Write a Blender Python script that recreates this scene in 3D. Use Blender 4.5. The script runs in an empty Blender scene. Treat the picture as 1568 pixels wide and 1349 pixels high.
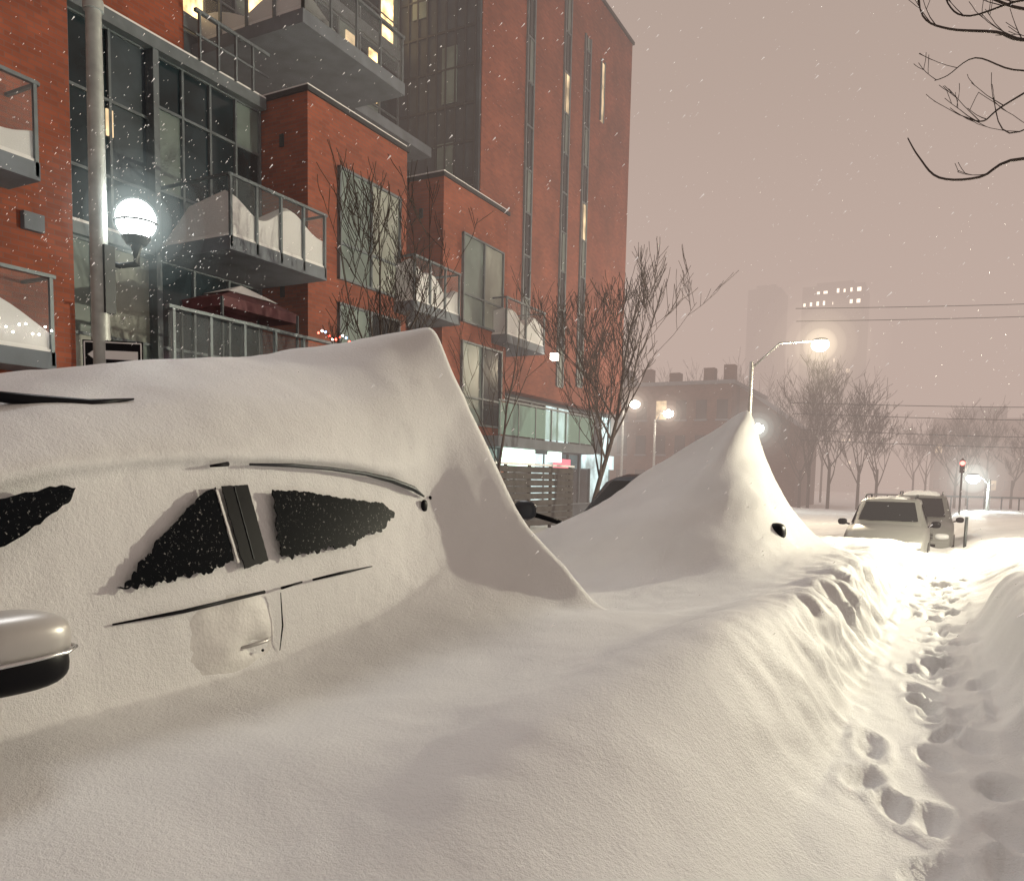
import bpy, math, random
import numpy as np
from mathutils import Vector, Matrix, noise
random.seed(7); np.random.seed(7)
scene=bpy.context.scene
COL=scene.collection

# ---------------------------------------------------------------- materials
def newmat(name):
    m=bpy.data.materials.new(name); m.use_nodes=True
    return m, m.node_tree.nodes, m.node_tree.links
def pbsdf(name,col,rough=.6,metal=0,spec=.5,var=0.0,vscale=4,bump=0,bscale=30,emis=None,estr=0):
    m,n,l=newmat(name); b=n['Principled BSDF']
    b.inputs['Base Color'].default_value=(*col,1); b.inputs['Roughness'].default_value=rough
    b.inputs['Metallic'].default_value=metal
    b.inputs['Specular IOR Level'].default_value=spec
    tc=n.new('ShaderNodeTexCoord')
    if var>0:
        nz=n.new('ShaderNodeTexNoise'); nz.inputs['Scale'].default_value=vscale; nz.inputs['Detail'].default_value=3
        l.new(tc.outputs['Object'],nz.inputs['Vector'])
        mr=n.new('ShaderNodeMapRange'); mr.inputs[1].default_value=.3; mr.inputs[2].default_value=.7
        mr.inputs[3].default_value=1-var; mr.inputs[4].default_value=1+var
        l.new(nz.outputs['Fac'],mr.inputs[0])
        mx=n.new('ShaderNodeVectorMath'); mx.operation='SCALE'; mx.inputs[0].default_value=col
        l.new(mr.outputs[0],mx.inputs['Scale']); l.new(mx.outputs[0],b.inputs['Base Color'])
    if bump>0:
        nb=n.new('ShaderNodeTexNoise'); nb.inputs['Scale'].default_value=bscale; nb.inputs['Detail'].default_value=2
        l.new(tc.outputs['Object'],nb.inputs['Vector'])
        bp=n.new('ShaderNodeBump'); bp.inputs['Strength'].default_value=bump; bp.inputs['Distance'].default_value=.02
        l.new(nb.outputs['Fac'],bp.inputs['Height']); l.new(bp.outputs[0],b.inputs['Normal'])
    if emis:
        b.inputs['Emission Color'].default_value=(*emis,1); b.inputs['Emission Strength'].default_value=estr
    return m
def snow_mat():
    m,n,l=newmat('snow'); b=n['Principled BSDF']
    b.inputs['Roughness'].default_value=.55; b.inputs['Specular IOR Level'].default_value=.3
    tc=n.new('ShaderNodeTexCoord')
    n1=n.new('ShaderNodeTexNoise'); n1.inputs['Scale'].default_value=1.1; n1.inputs['Detail'].default_value=2
    l.new(tc.outputs['Object'],n1.inputs['Vector'])
    cr=n.new('ShaderNodeMapRange'); cr.inputs[1].default_value=.3; cr.inputs[2].default_value=.7; cr.inputs[3].default_value=.73; cr.inputs[4].default_value=.82
    cc=n.new('ShaderNodeCombineXYZ'); l.new(n1.outputs['Fac'],cr.inputs[0])
    for i in range(3): l.new(cr.outputs[0],cc.inputs[i])
    l.new(cc.outputs[0],b.inputs['Base Color'])
    n2=n.new('ShaderNodeTexNoise'); n2.inputs['Scale'].default_value=46; n2.inputs['Detail'].default_value=4; n2.inputs['Roughness'].default_value=.85
    l.new(tc.outputs['Object'],n2.inputs['Vector'])
    b1=n.new('ShaderNodeBump'); b1.inputs['Strength'].default_value=.75; b1.inputs['Distance'].default_value=.010
    l.new(n2.outputs['Fac'],b1.inputs['Height']); l.new(b1.outputs[0],b.inputs['Normal'])
    return m
def brick_mat(name,c1,c2,mortar):
    m,n,l=newmat(name); b=n['Principled BSDF']; b.inputs['Roughness'].default_value=.85
    tc=n.new('ShaderNodeTexCoord'); sp=n.new('ShaderNodeSeparateXYZ'); l.new(tc.outputs['Object'],sp.inputs[0])
    ad=n.new('ShaderNodeMath'); ad.operation='ADD'; l.new(sp.outputs[0],ad.inputs[0]); l.new(sp.outputs[1],ad.inputs[1])
    cb=n.new('ShaderNodeCombineXYZ'); l.new(ad.outputs[0],cb.inputs[0]); l.new(sp.outputs[2],cb.inputs[1])
    br=n.new('ShaderNodeTexBrick'); br.inputs['Scale'].default_value=1
    br.inputs['Brick Width'].default_value=.22; br.inputs['Row Height'].default_value=.075; br.inputs['Mortar Size'].default_value=.007
    br.inputs['Color1'].default_value=(*c1,1); br.inputs['Color2'].default_value=(*c2,1); br.inputs['Mortar'].default_value=(*mortar,1)
    l.new(cb.outputs[0],br.inputs['Vector'])
    nz=n.new('ShaderNodeTexNoise'); nz.inputs['Scale'].default_value=.8; nz.inputs['Detail'].default_value=4
    l.new(tc.outputs['Object'],nz.inputs['Vector'])
    mr=n.new('ShaderNodeMapRange'); mr.inputs[1].default_value=.3; mr.inputs[2].default_value=.7; mr.inputs[3].default_value=.72; mr.inputs[4].default_value=1.18
    l.new(nz.outputs['Fac'],mr.inputs[0])
    v=n.new('ShaderNodeVectorMath'); v.operation='SCALE'; l.new(br.outputs['Color'],v.inputs[0]); l.new(mr.outputs[0],v.inputs['Scale'])
    l.new(v.outputs[0],b.inputs['Base Color'])
    return m
def frosted_glass(name,thr=.60,dark=(.005,.006,.008)):
    m,n,l=newmat(name); b=n['Principled BSDF']
    tc=n.new('ShaderNodeTexCoord')
    nz=n.new('ShaderNodeTexNoise'); nz.inputs['Scale'].default_value=60; nz.inputs['Detail'].default_value=8; nz.inputs['Roughness'].default_value=.75
    l.new(tc.outputs['Object'],nz.inputs['Vector'])
    cr=n.new('ShaderNodeValToRGB'); cr.color_ramp.elements[0].position=thr; cr.color_ramp.elements[1].position=thr+.07
    cr.color_ramp.elements[0].color=(*dark,1); cr.color_ramp.elements[1].color=(.5,.49,.48,1)
    l.new(nz.outputs['Fac'],cr.inputs[0]); l.new(cr.outputs[0],b.inputs['Base Color'])
    b.inputs['Roughness'].default_value=.3; b.inputs['Specular IOR Level'].default_value=.02
    return m
def emit(name,col,s):
    m,n,l=newmat(name); n.remove(n['Principled BSDF'])
    e=n.new('ShaderNodeEmission'); e.inputs[0].default_value=(*col,1); e.inputs[1].default_value=s
    l.new(e.outputs[0],n['Material Output'].inputs[0]); return m
def lit_window(name,col,s,sc=3.0):
    m,n,l=newmat(name); b=n['Principled BSDF']
    tc=n.new('ShaderNodeTexCoord'); nz=n.new('ShaderNodeTexNoise'); nz.inputs['Scale'].default_value=sc; nz.inputs['Detail'].default_value=3
    l.new(tc.outputs['Object'],nz.inputs['Vector'])
    mr=n.new('ShaderNodeMapRange'); mr.inputs[1].default_value=.35; mr.inputs[2].default_value=.65; mr.inputs[3].default_value=s*.35; mr.inputs[4].default_value=s*1.3
    l.new(nz.outputs['Fac'],mr.inputs[0])
    b.inputs['Base Color'].default_value=(.05,.05,.05,1); b.inputs['Roughness'].default_value=.1
    b.inputs['Emission Color'].default_value=(*col,1); l.new(mr.outputs[0],b.inputs['Emission Strength'])
    return m
def clear_panel(name,col,alpha):
    m,n,l=newmat(name); b=n['Principled BSDF']; b.inputs['Base Color'].default_value=(*col,1)
    b.inputs['Alpha'].default_value=alpha; b.inputs['Roughness'].default_value=.15
    return m

SNOW=snow_mat()
FLAKE=pbsdf('snowflake_glow',(.85,.84,.83),.8,emis=(1,.93,.88),estr=.40)  # emission added so the shaded sides of flakes stay pale
BRICK=brick_mat('brick_red',(.29,.074,.036),(.21,.052,.027),(.18,.08,.06))
BRICK_FAR=brick_mat('brick_dark',(.13,.06,.045),(.09,.045,.035),(.11,.08,.07))
GREY=pbsdf('grey_metal_frame',(.14,.165,.18),.5,.3,var=.15)
GREYD=pbsdf('dark_metal',(.04,.045,.05),.5,.4,var=.1)
SLATE=pbsdf('slate_cladding',(.04,.055,.068),.55,0,var=.35,vscale=1.5)
CONC=pbsdf('concrete',(.14,.16,.185),.8,0,var=.15,vscale=2,bump=.2)
GLASS=pbsdf('window_glass_dark',(.014,.024,.030),.12,0,.4,var=.6,vscale=.9)
BLIND=pbsdf('window_with_blind',(.15,.19,.18),.3,0,.5,var=.25,vscale=1.2)
BLIND2=pbsdf('window_with_curtain',(.26,.28,.25),.35,0,.5,var=.2,vscale=1.1)
LITW=lit_window('window_lit_warm',(1,.68,.30),3.4)
LITD=lit_window('window_lit_dim',(1,.72,.40),1.1,1.2)
LITC=lit_window('shop_lit_cool',(.72,.95,.95),1.3,1.0)
SIGNW=emit('sign_white_green',(.75,1,.82),3.0)
SIGNR=emit('sign_pink',(1,.25,.3),1.4)
RAILG=clear_panel('rail_glass',(.30,.34,.36),.16)
POLE=pbsdf('galvanised_pole',(.36,.38,.37),.5,.4,var=.15,vscale=8)
BARK=pbsdf('bark',(.055,.04,.035),.9,0,var=.3,vscale=6)
BARKF=pbsdf('bark_far',(.05,.042,.04),.9)
BLACK=pbsdf('black_plastic',(.007,.007,.009),.4,0,.08)
CARW=pbsdf('paint_silver',(.44,.425,.41),.35,.2,.5,var=.06,vscale=5)
CARS=pbsdf('paint_silver_frosted',(.68,.67,.65),.5,0,.3,var=.06,vscale=14,bump=.15,bscale=60)
CARG=pbsdf('paint_grey_silver',(.22,.22,.215),.35,.4)
CARD=pbsdf('paint_dark',(.04,.045,.055),.35,.4)
CHROME=pbsdf('chrome',(.6,.6,.6),.2,1)
RUBBER=pbsdf('rubber',(.02,.02,.02),.8)
CGLASS=pbsdf('car_glass',(.01,.012,.014),.08,0,.5)
FGLASS=frosted_glass('snowy_car_glass')
LENS=pbsdf('headlamp_lens',(.6,.6,.62),.15,0,.6)
AWN=pbsdf('canopy_cloth',(.10,.035,.04),.8,0,var=.2)
WOOD=pbsdf('dark_wood',(.05,.045,.045),.8,0,var=.3)
PLATE=pbsdf('plate',(.6,.6,.6),.5)
SIGN_RED=pbsdf('tail_lamp',(.3,.01,.01),.3)

# ---------------------------------------------------------------- mesh helper
class MB:
    def __init__(s): s.v=[]; s.f=[]; s.m=[]; s.mats=[]
    def mi(s,mat):
        if mat not in s.mats: s.mats.append(mat)
        return s.mats.index(mat)
    def poly(s,pts,mat):
        b=len(s.v); s.v+= [tuple(p) for p in pts]; s.f.append(tuple(range(b,b+len(pts)))); s.m.append(s.mi(mat))
    def box(s,x0,x1,y0,y1,z0,z1,mat):
        b=len(s.v)
        s.v+=[(x0,y0,z0),(x1,y0,z0),(x1,y1,z0),(x0,y1,z0),(x0,y0,z1),(x1,y0,z1),(x1,y1,z1),(x0,y1,z1)]
        k=s.mi(mat)
        for f in ((0,3,2,1),(4,5,6,7),(0,1,5,4),(1,2,6,5),(2,3,7,6),(3,0,4,7)):
            s.f.append(tuple(b+i for i in f)); s.m.append(k)
    def tube(s,pts,rads,mat,n=6,cap=True):
        k=s.mi(mat); pts=[Vector(p) for p in pts]; b=len(s.v); N=len(pts)
        if isinstance(rads,(int,float)): rads=[rads]*N
        for i,p in enumerate(pts):
            t=(pts[min(i+1,N-1)]-pts[max(i-1,0)]).normalized()
            a=t.cross(Vector((0,0,1)) if abs(t.z)<.9 else Vector((1,0,0))).normalized(); c=t.cross(a)
            for j in range(n):
                an=2*math.pi*j/n; q=p+(a*math.cos(an)+c*math.sin(an))*rads[i]; s.v.append(tuple(q))
        for i in range(N-1):
            for j in range(n):
                j2=(j+1)%n; s.f.append((b+i*n+j,b+i*n+j2,b+(i+1)*n+j2,b+(i+1)*n+j)); s.m.append(k)
        if cap:
            s.f.append(tuple(b+j for j in range(n))[::-1]); s.m.append(k)
            s.f.append(tuple(b+(N-1)*n+j for j in range(n))); s.m.append(k)
    def ellipsoid(s,c,r,mat,nu=20,nv=12,e=1.0,rot=None):
        k=s.mi(mat); b=len(s.v)
        def sp(v): return math.copysign(abs(v)**e,v)
        for i in range(nv+1):
            ph=-math.pi/2+math.pi*i/nv
            for j in range(nu):
                th=2*math.pi*j/nu
                p=Vector((r[0]*sp(math.cos(ph))*sp(math.cos(th)),r[1]*sp(math.cos(ph))*sp(math.sin(th)),r[2]*sp(math.sin(ph))))
                if rot: p=rot@p
                s.v.append((c[0]+p.x,c[1]+p.y,c[2]+p.z))
        for i in range(nv):
            for j in range(nu):
                j2=(j+1)%nu; s.f.append((b+i*nu+j,b+i*nu+j2,b+(i+1)*nu+j2,b+(i+1)*nu+j)); s.m.append(k)
    def build(s,name,parent=None,smooth=False,angle=None,bevel=0):
        me=bpy.data.meshes.new(name); me.from_pydata(s.v,[],s.f)
        for m in s.mats: me.materials.append(m)
        me.polygons.foreach_set('material_index',s.m)
        if smooth:
            me.polygons.foreach_set('use_smooth',[True]*len(s.f))
            if angle: me.set_sharp_from_angle(angle=math.radians(angle))
        me.update()
        o=bpy.data.objects.new(name,me); COL.objects.link(o)
        if parent: o.parent=parent
        return o
def empty(name,loc=(0,0,0),rz=0):
    e=bpy.data.objects.new(name,None); e.location=loc; e.rotation_euler=(0,0,rz); COL.objects.link(e); return e
nn=noise.noise

# ---------------------------------------------------------------- snow bank loft
def z0(s):
    t=min(max((s-13)/10,0),1); t=t*t*(3-2*t); return .1-.55*t
def right(s,drop=0):
    hi = .0 if s<3 else min((s-3)/1.5,1)
    if s>10: hi*=.6
    d=drop
    if 4.6<s<8.6:
        return [(-12,.02-d),(-6,.6),(-2,.80),(-.66,.72),(-.34,.26),(-.0,.13),(.36,.2)]
    return [(-12,.02-d),(-6,.35+.35*hi-d),(-2,.36+.4*hi-d),(-.95,.27+.30*hi-d),(-.42,.17+.05*hi-d),(-.0,.13-d),(.36,.2-d)]
ST=[]
def st(s,rest,drop=0,road=None):
    r=right(s,drop)+rest+[(8,.22-drop),(11.2,.3-drop),(12.6,.02-drop)]
    ST.append([(p[0],(p[2] if len(p)>2 else s),p[1]) for p in r])
st(-3,[(1.1,.45),(1.6,.45),(2.2,.45),(2.6,.45),(2.75,.5),(2.85,.55),(3,.6),(3.3,.6),(3.8,.6),(4.3,.55),(4.8,.4)])
st(-.8,[(1.1,.42),(1.6,.47),(2.2,.5),(2.74,.52),(2.8,.7),(2.86,.85),(2.88,.95),(3.1,1.05),(3.8,1.1),(4.4,1.0),(4.8,.5)])
st(.6,[(1.15,.40),(1.7,.46),(2.3,.50),(2.74,.53),(2.8,.82),(2.86,.98),(2.85,1.06),(3.1,1.2),(3.8,1.3),(4.4,1.15),(4.85,.5)])
st(1.4,[(1.2,.42),(1.7,.46),(2.3,.50),(2.74,.54),(2.8,.83),(2.93,1.25),(2.9,1.36),(3.1,1.5),(4.0,1.72),(4.5,1.5),(4.85,.5)])
st(2.0,[(1.2,.53),(1.7,.50),(2.3,.50),(2.76,.54),(2.8,.84),(2.96,1.4),(2.92,1.48),(3.12,1.66),(4.0,1.86),(4.5,1.6),(4.85,.5)])
st(2.6,[(1.12,.67),(1.7,.54),(2.3,.50),(2.76,.55),(2.8,.87),(2.97,1.45),(2.93,1.53),(3.14,1.76),(3.97,1.97),(4.5,1.7),(4.85,.5)])
st(3.3,[(1.0,.74),(1.6,.58),(2.25,.54),(2.74,.64),(2.8,.9),(2.97,1.46),(2.93,1.54),(3.14,1.84),(3.93,2.1),(4.5,1.8),(4.85,.5)])
st(3.9,[(.92,.77),(1.5,.61),(2.15,.59),(2.68,.74),(2.8,.95),(2.96,1.4),(2.93,1.5),(3.12,1.88),(3.85,2.21),(4.4,1.9),(4.85,.6)])
st(4.3,[(.88,.77),(1.45,.62),(2.05,.61),(2.55,.8),(2.76,1.0),(2.93,1.35),(2.95,1.55),(3.1,1.95),(3.65,2.33),(4.2,2.0),(4.8,.9)])
st(4.65,[(.86,.76),(1.4,.62),(1.95,.6),(2.35,.85),(2.6,1.12),(2.82,1.5),(2.93,1.72),(3.07,2.03),(3.42,2.44),(4.0,2.15),(4.7,1.1)])
st(4.85,[(.85,.75),(1.4,.61),(1.85,.6),(2.22,.9),(2.48,1.15),(2.74,1.56),(2.9,1.84),(3.05,2.12),(3.3,2.50),(3.9,2.2),(4.7,1.2)])
st(4.92,[(.85,.74),(1.4,.6),(1.85,.57),(2.25,.76),(2.5,.92),(2.78,1.2),(2.95,1.42),(3.1,1.66),(3.38,2.0),(3.9,1.8),(4.7,1.05)])
st(5.4,[(.82,.74),(1.35,.6),(1.85,.52),(2.2,.5),(2.5,.52),(2.8,.6),(3.0,.7),(3.2,.75),(3.5,.8),(3.9,.75),(4.7,.55)])
st(6.3,[(.8,.73),(1.3,.64),(1.8,.6),(2.1,.6),(2.4,.6),(2.7,.6),(3,.6),(3.2,.58),(3.5,.55),(4,.5),(4.6,.4)])
st(7.2,[(.78,.72),(1.2,.70),(1.5,.82),(1.75,.95),(2.0,1.03),(2.3,1.08),(2.6,1.06),(3,1.0),(3.4,.92),(3.8,.80),(4.3,.55)])
st(8.3,[(.76,.70),(1.15,.78),(1.38,1.02),(1.58,1.32),(1.82,1.56),(2.08,1.64),(2.4,1.48),(2.75,1.34),(3.2,1.18),(3.66,.98,8.2),(4.0,.6,8.0)])
st(9.45,[(.8,.64),(1.08,.78),(1.33,1.0),(1.56,1.3),(1.78,1.72),(2.02,2.26),(2.35,2.08),(2.8,1.80),(3.15,1.50,9.1),(3.5,1.14,8.8),(3.95,.6,8.5)])
st(9.58,[(.8,.63),(1.1,.72),(1.35,.9),(1.6,1.1),(1.83,1.45),(2.07,1.85),(2.4,1.78),(2.8,1.6),(3.2,1.38,9.4),(3.55,1.10,9.2),(3.95,.6,9)])
st(10.3,[(.8,.6),(1.1,.6),(1.4,.66),(1.75,.74),(2.05,.95),(2.3,1.3),(2.6,1.5),(2.9,1.52),(3.2,1.45),(3.55,1.1),(3.95,.55)])
st(12.3,[(.85,.56),(1.1,.55),(1.4,.56),(1.75,.6),(2.1,.75),(2.4,1.1),(2.7,1.4),(3,1.45),(3.3,1.35),(3.65,1.0),(3.95,.5)])
st(13,[(.85,.5),(1.1,.5),(1.4,.5),(1.7,.52),(2,.55),(2.3,.6),(2.6,.6),(3,.6),(3.4,.55),(3.8,.45),(4.3,.35)])
st(16,[(.85,.44),(1.2,.4),(1.5,.36),(1.8,.34),(2.1,.34),(2.4,.34),(2.8,.34),(3.2,.3),(3.6,.3),(4.2,.26),(4.8,.22)],.06)
st(20,[(.9,.22),(1.3,.22),(1.6,.22),(1.9,.22),(2.2,.2),(2.6,.2),(3,.18),(3.4,.15),(3.8,.12),(4.4,.08),(5,.05)],.2)
st(26,[(.9,-.1),(1.3,-.1),(1.6,-.1),(1.9,-.1),(2.2,-.1),(2.6,-.12),(3,-.15),(3.4,-.2),(3.8,-.25),(4.4,-.28),(5,-.3)],.45)
st(60,[(.9,-.2),(1.3,-.2),(1.6,-.2),(1.9,-.2),(2.2,-.2),(2.6,-.2),(3,-.25),(3.4,-.3),(3.8,-.3),(4.4,-.3),(5,-.3)],.5)
P=np.array(ST,dtype=float)
def pchip_refine(P,counts):
    d=P[1:]-P[:-1]
    m=np.zeros_like(P)
    a,b=d[:-1],d[1:]
    with np.errstate(divide='ignore',invalid='ignore'):
        h=np.where(a*b>0,2*a*b/(a+b+1e-12*np.sign(a+b)),0)
    m[1:-1]=h; m[0]=d[0]; m[-1]=d[-1]
    out=[]
    for i in range(len(P)-1):
        n=counts[i]
        for k in range(n):
            t=k/n; t2=t*t; t3=t2*t
            out.append((2*t3-3*t2+1)*P[i]+(t3-2*t2+t)*m[i]+(-2*t3+3*t2)*P[i+1]+(t3-t2)*m[i+1])
    out.append(P[-1]); return np.array(out)
sm=[np.mean(P[i][:,1]) for i in range(len(P))]
cs=[]
for i in range(len(P)-1):
    L=sm[i+1]-sm[i]; mid=(sm[i+1]+sm[i])/2
    step=.04 if 1<mid<6 else (.055 if mid<13 else (.14 if mid<26 else .8))
    if mid<1: step=.12
    cs.append(max(4,int(L/step)))
Q=pchip_refine(P,cs)
ck=[]
for k in range(P.shape[1]-1):
    L=np.median(np.linalg.norm(P[5:18,k+1]-P[5:18,k],axis=1))
    T=np.median(P[5:18,k,0])
    step=.032 if -.5<T<4.4 else .3
    if -1.1<T<-.4: step=.05
    ck.append(int(min(max(5,L/step),30)))
Q=pchip_refine(Q.transpose(1,0,2),ck).transpose(1,0,2)
NR,NC,_=Q.shape
du=np.gradient(Q,axis=0); dv=np.gradient(Q,axis=1)
Nn=np.cross(dv,du); Nn/= (np.linalg.norm(Nn,axis=2,keepdims=True)+1e-9)
if Nn[...,2].mean()<0: Nn=-Nn
disp=np.zeros((NR,NC))
for i in range(NR):
    for j in range(NC):
        T,s,z=Q[i,j]
        a=.036*nn(Vector((T*.9,s*.8,z*1.2)))+.014*nn(Vector((T*3+5,s*2.2,z*2.5)))+.005*nn(Vector((T*11,s*9,z*7+9)))
        rp=nn(Vector((T*.7+3,s*.7,7)))
        a+=.012*max(0,rp+.1)*nn(Vector(((T-s*.6)*6,(s+T*.6)*1.3,z*5+4)))
        if .3<T<1.3 and s>2.9:
            w=min(max((s-2.9)/4.0,0),1)*max(0,1-abs(T-.62)/.45)
            r=1-abs(nn(Vector((s*2.1+T*.8,T*1.3,3.3))))*2
            r2=1-abs(nn(Vector((s*6.0+T*1.5,T*3.0+7,1.3))))*2
            r3=nn(Vector((s*8,T*8,z*8)))
            a+=w*(.085*r*abs(r)-.035+.045*r2+.05*r3)
        if 2.7<T<3.02 and 1.3<s<4.2: a=a*.35+.007*nn(Vector((s*14,z*14,2)))
        if T<-.3 : a+= .06*nn(Vector((T*1.1+3,s*.9,0)))+.02*nn(Vector((T*4,s*4,0)))
        if s>12 : a+=.07*nn(Vector((T*.8,s*.6,5)))+.05*nn(Vector((T*2.2,s*1.8,5)))+.04*nn(Vector((T*5,s*4,5)))
        disp[i,j]=a
Q=Q+Nn*disp[...,None]
rs=np.random.RandomState(14)
s_=1.6; side=1
while s_<18:
    for rep in range(3):
        T_=side*.11-.04+rs.uniform(-.17,.17); sc=s_+rs.uniform(-.17,.17); ang=rs.uniform(-.5,.5); dep=rs.uniform(.025,.06)
        if rep==2 and rs.rand()<.4: continue
        dT=Q[...,0]-T_; ds=Q[...,1]-sc
        a=(dT*math.cos(ang)+ds*math.sin(ang))/.06; b=(-dT*math.sin(ang)+ds*math.cos(ang))/.14
        r=np.sqrt(a*a+b*b)
        mask=(Q[...,2]<.45)
        Q[...,2]+= mask*(-dep*np.exp(-(r**4)*.9)+.018*np.exp(-((r-1.45)**2)/.08))
        side=-side
    s_+=.38
verts=[(-q[0],q[1],q[2]) for q in Q.reshape(-1,3)]
faces=[(i*NC+j,i*NC+j+1,(i+1)*NC+j+1,(i+1)*NC+j) for i in range(NR-1) for j in range(NC-1)]
me=bpy.data.meshes.new('snow_bank'); me.from_pydata(verts,[],faces); me.materials.append(SNOW)
me.polygons.foreach_set('use_smooth',[True]*len(faces)); me.update()
o=bpy.data.objects.new('snow_bank',me); COL.objects.link(o)
xs=[-600,-250,-120,-60,-30,-13,-6,0,6,13,30,60,120,250,600]; ys=[-600,-200,-60,-20,-5,3,8,12,14,16,18,20,22,24,30,45,70,120,250,700]
gv=[(x,y,z0(y)-.06) for y in ys for x in xs]; n=len(xs)
gf=[(i*n+j,i*n+j+1,(i+1)*n+j+1,(i+1)*n+j) for i in range(len(ys)-1) for j in range(n-1)]
me=bpy.data.meshes.new('ground'); me.from_pydata(gv,[],gf); me.materials.append(SNOW)
me.polygons.foreach_set('use_smooth',[True]*len(gf))
o=bpy.data.objects.new('ground',me); COL.objects.link(o)

# ---------------------------------------------------------------- generic car
def car_mesh(L,W,H,paint,zb=.28,suv=True):
    w=W/2; mb=MB(); k=mb.mi(paint)
    if suv:
        S=[(0,.86,.62,.80,.70),(.06,.93,.72,.84,.82),(.25,.97,.86,.84,.95),(1.0,1,.95,.80,1.06),(1.25,1,.98,.80,1.10),
           (1.95,1,1.0,.70,H-.05),(2.3,1,1.0,.70,H),(3.3,1,1.0,.70,H),(L-.45,.99,1.0,.68,H-.05),(L-.12,.97,.98,.72,1.15),(L,.9,.8,.8,.9)]
    else:
        S=[(0,.84,.50,.78,.58),(.08,.92,.60,.82,.68),(.35,.97,.74,.82,.82),(1.1,1,.86,.78,.95),(1.35,1,.88,.78,.98),
           (2.15,1,.9,.66,H-.05),(2.6,1,.92,.66,H),(3.2,1,.94,.66,H-.01),(L-.75,.99,.95,.64,H-.22),(L-.35,.97,.92,.74,1.02),(L,.9,.75,.78,.85)]
    rows=[]
    for (y,ws,bz,wr,zr) in S:
        a=w*ws; r=w*wr
        sec=[(a*.9,zb),(a,zb+.12),(a,(zb+bz)/2),(a*.985,bz-.06),(a*.95,bz),(r+ (a-r)*.12,zr-.07),(r*.86,zr-.015),(0,zr+.01)]
        rows.append([(x,y,z) for x,z in sec]+[(-x,y,z) for x,z in sec[-2::-1]])
    n=len(rows[0])
    for r in rows: mb.v+=r
    for i in range(len(rows)-1):
        for j in range(n-1):
            mb.f.append((i*n+j,i*n+j+1,(i+1)*n+j+1,(i+1)*n+j)); mb.m.append(k)
    mb.f.append(tuple(range(n))); mb.m.append(k)
    mb.f.append(tuple((len(rows)-1)*n+j for j in range(n))[::-1]); mb.m.append(k)
    return mb,S,w
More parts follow.
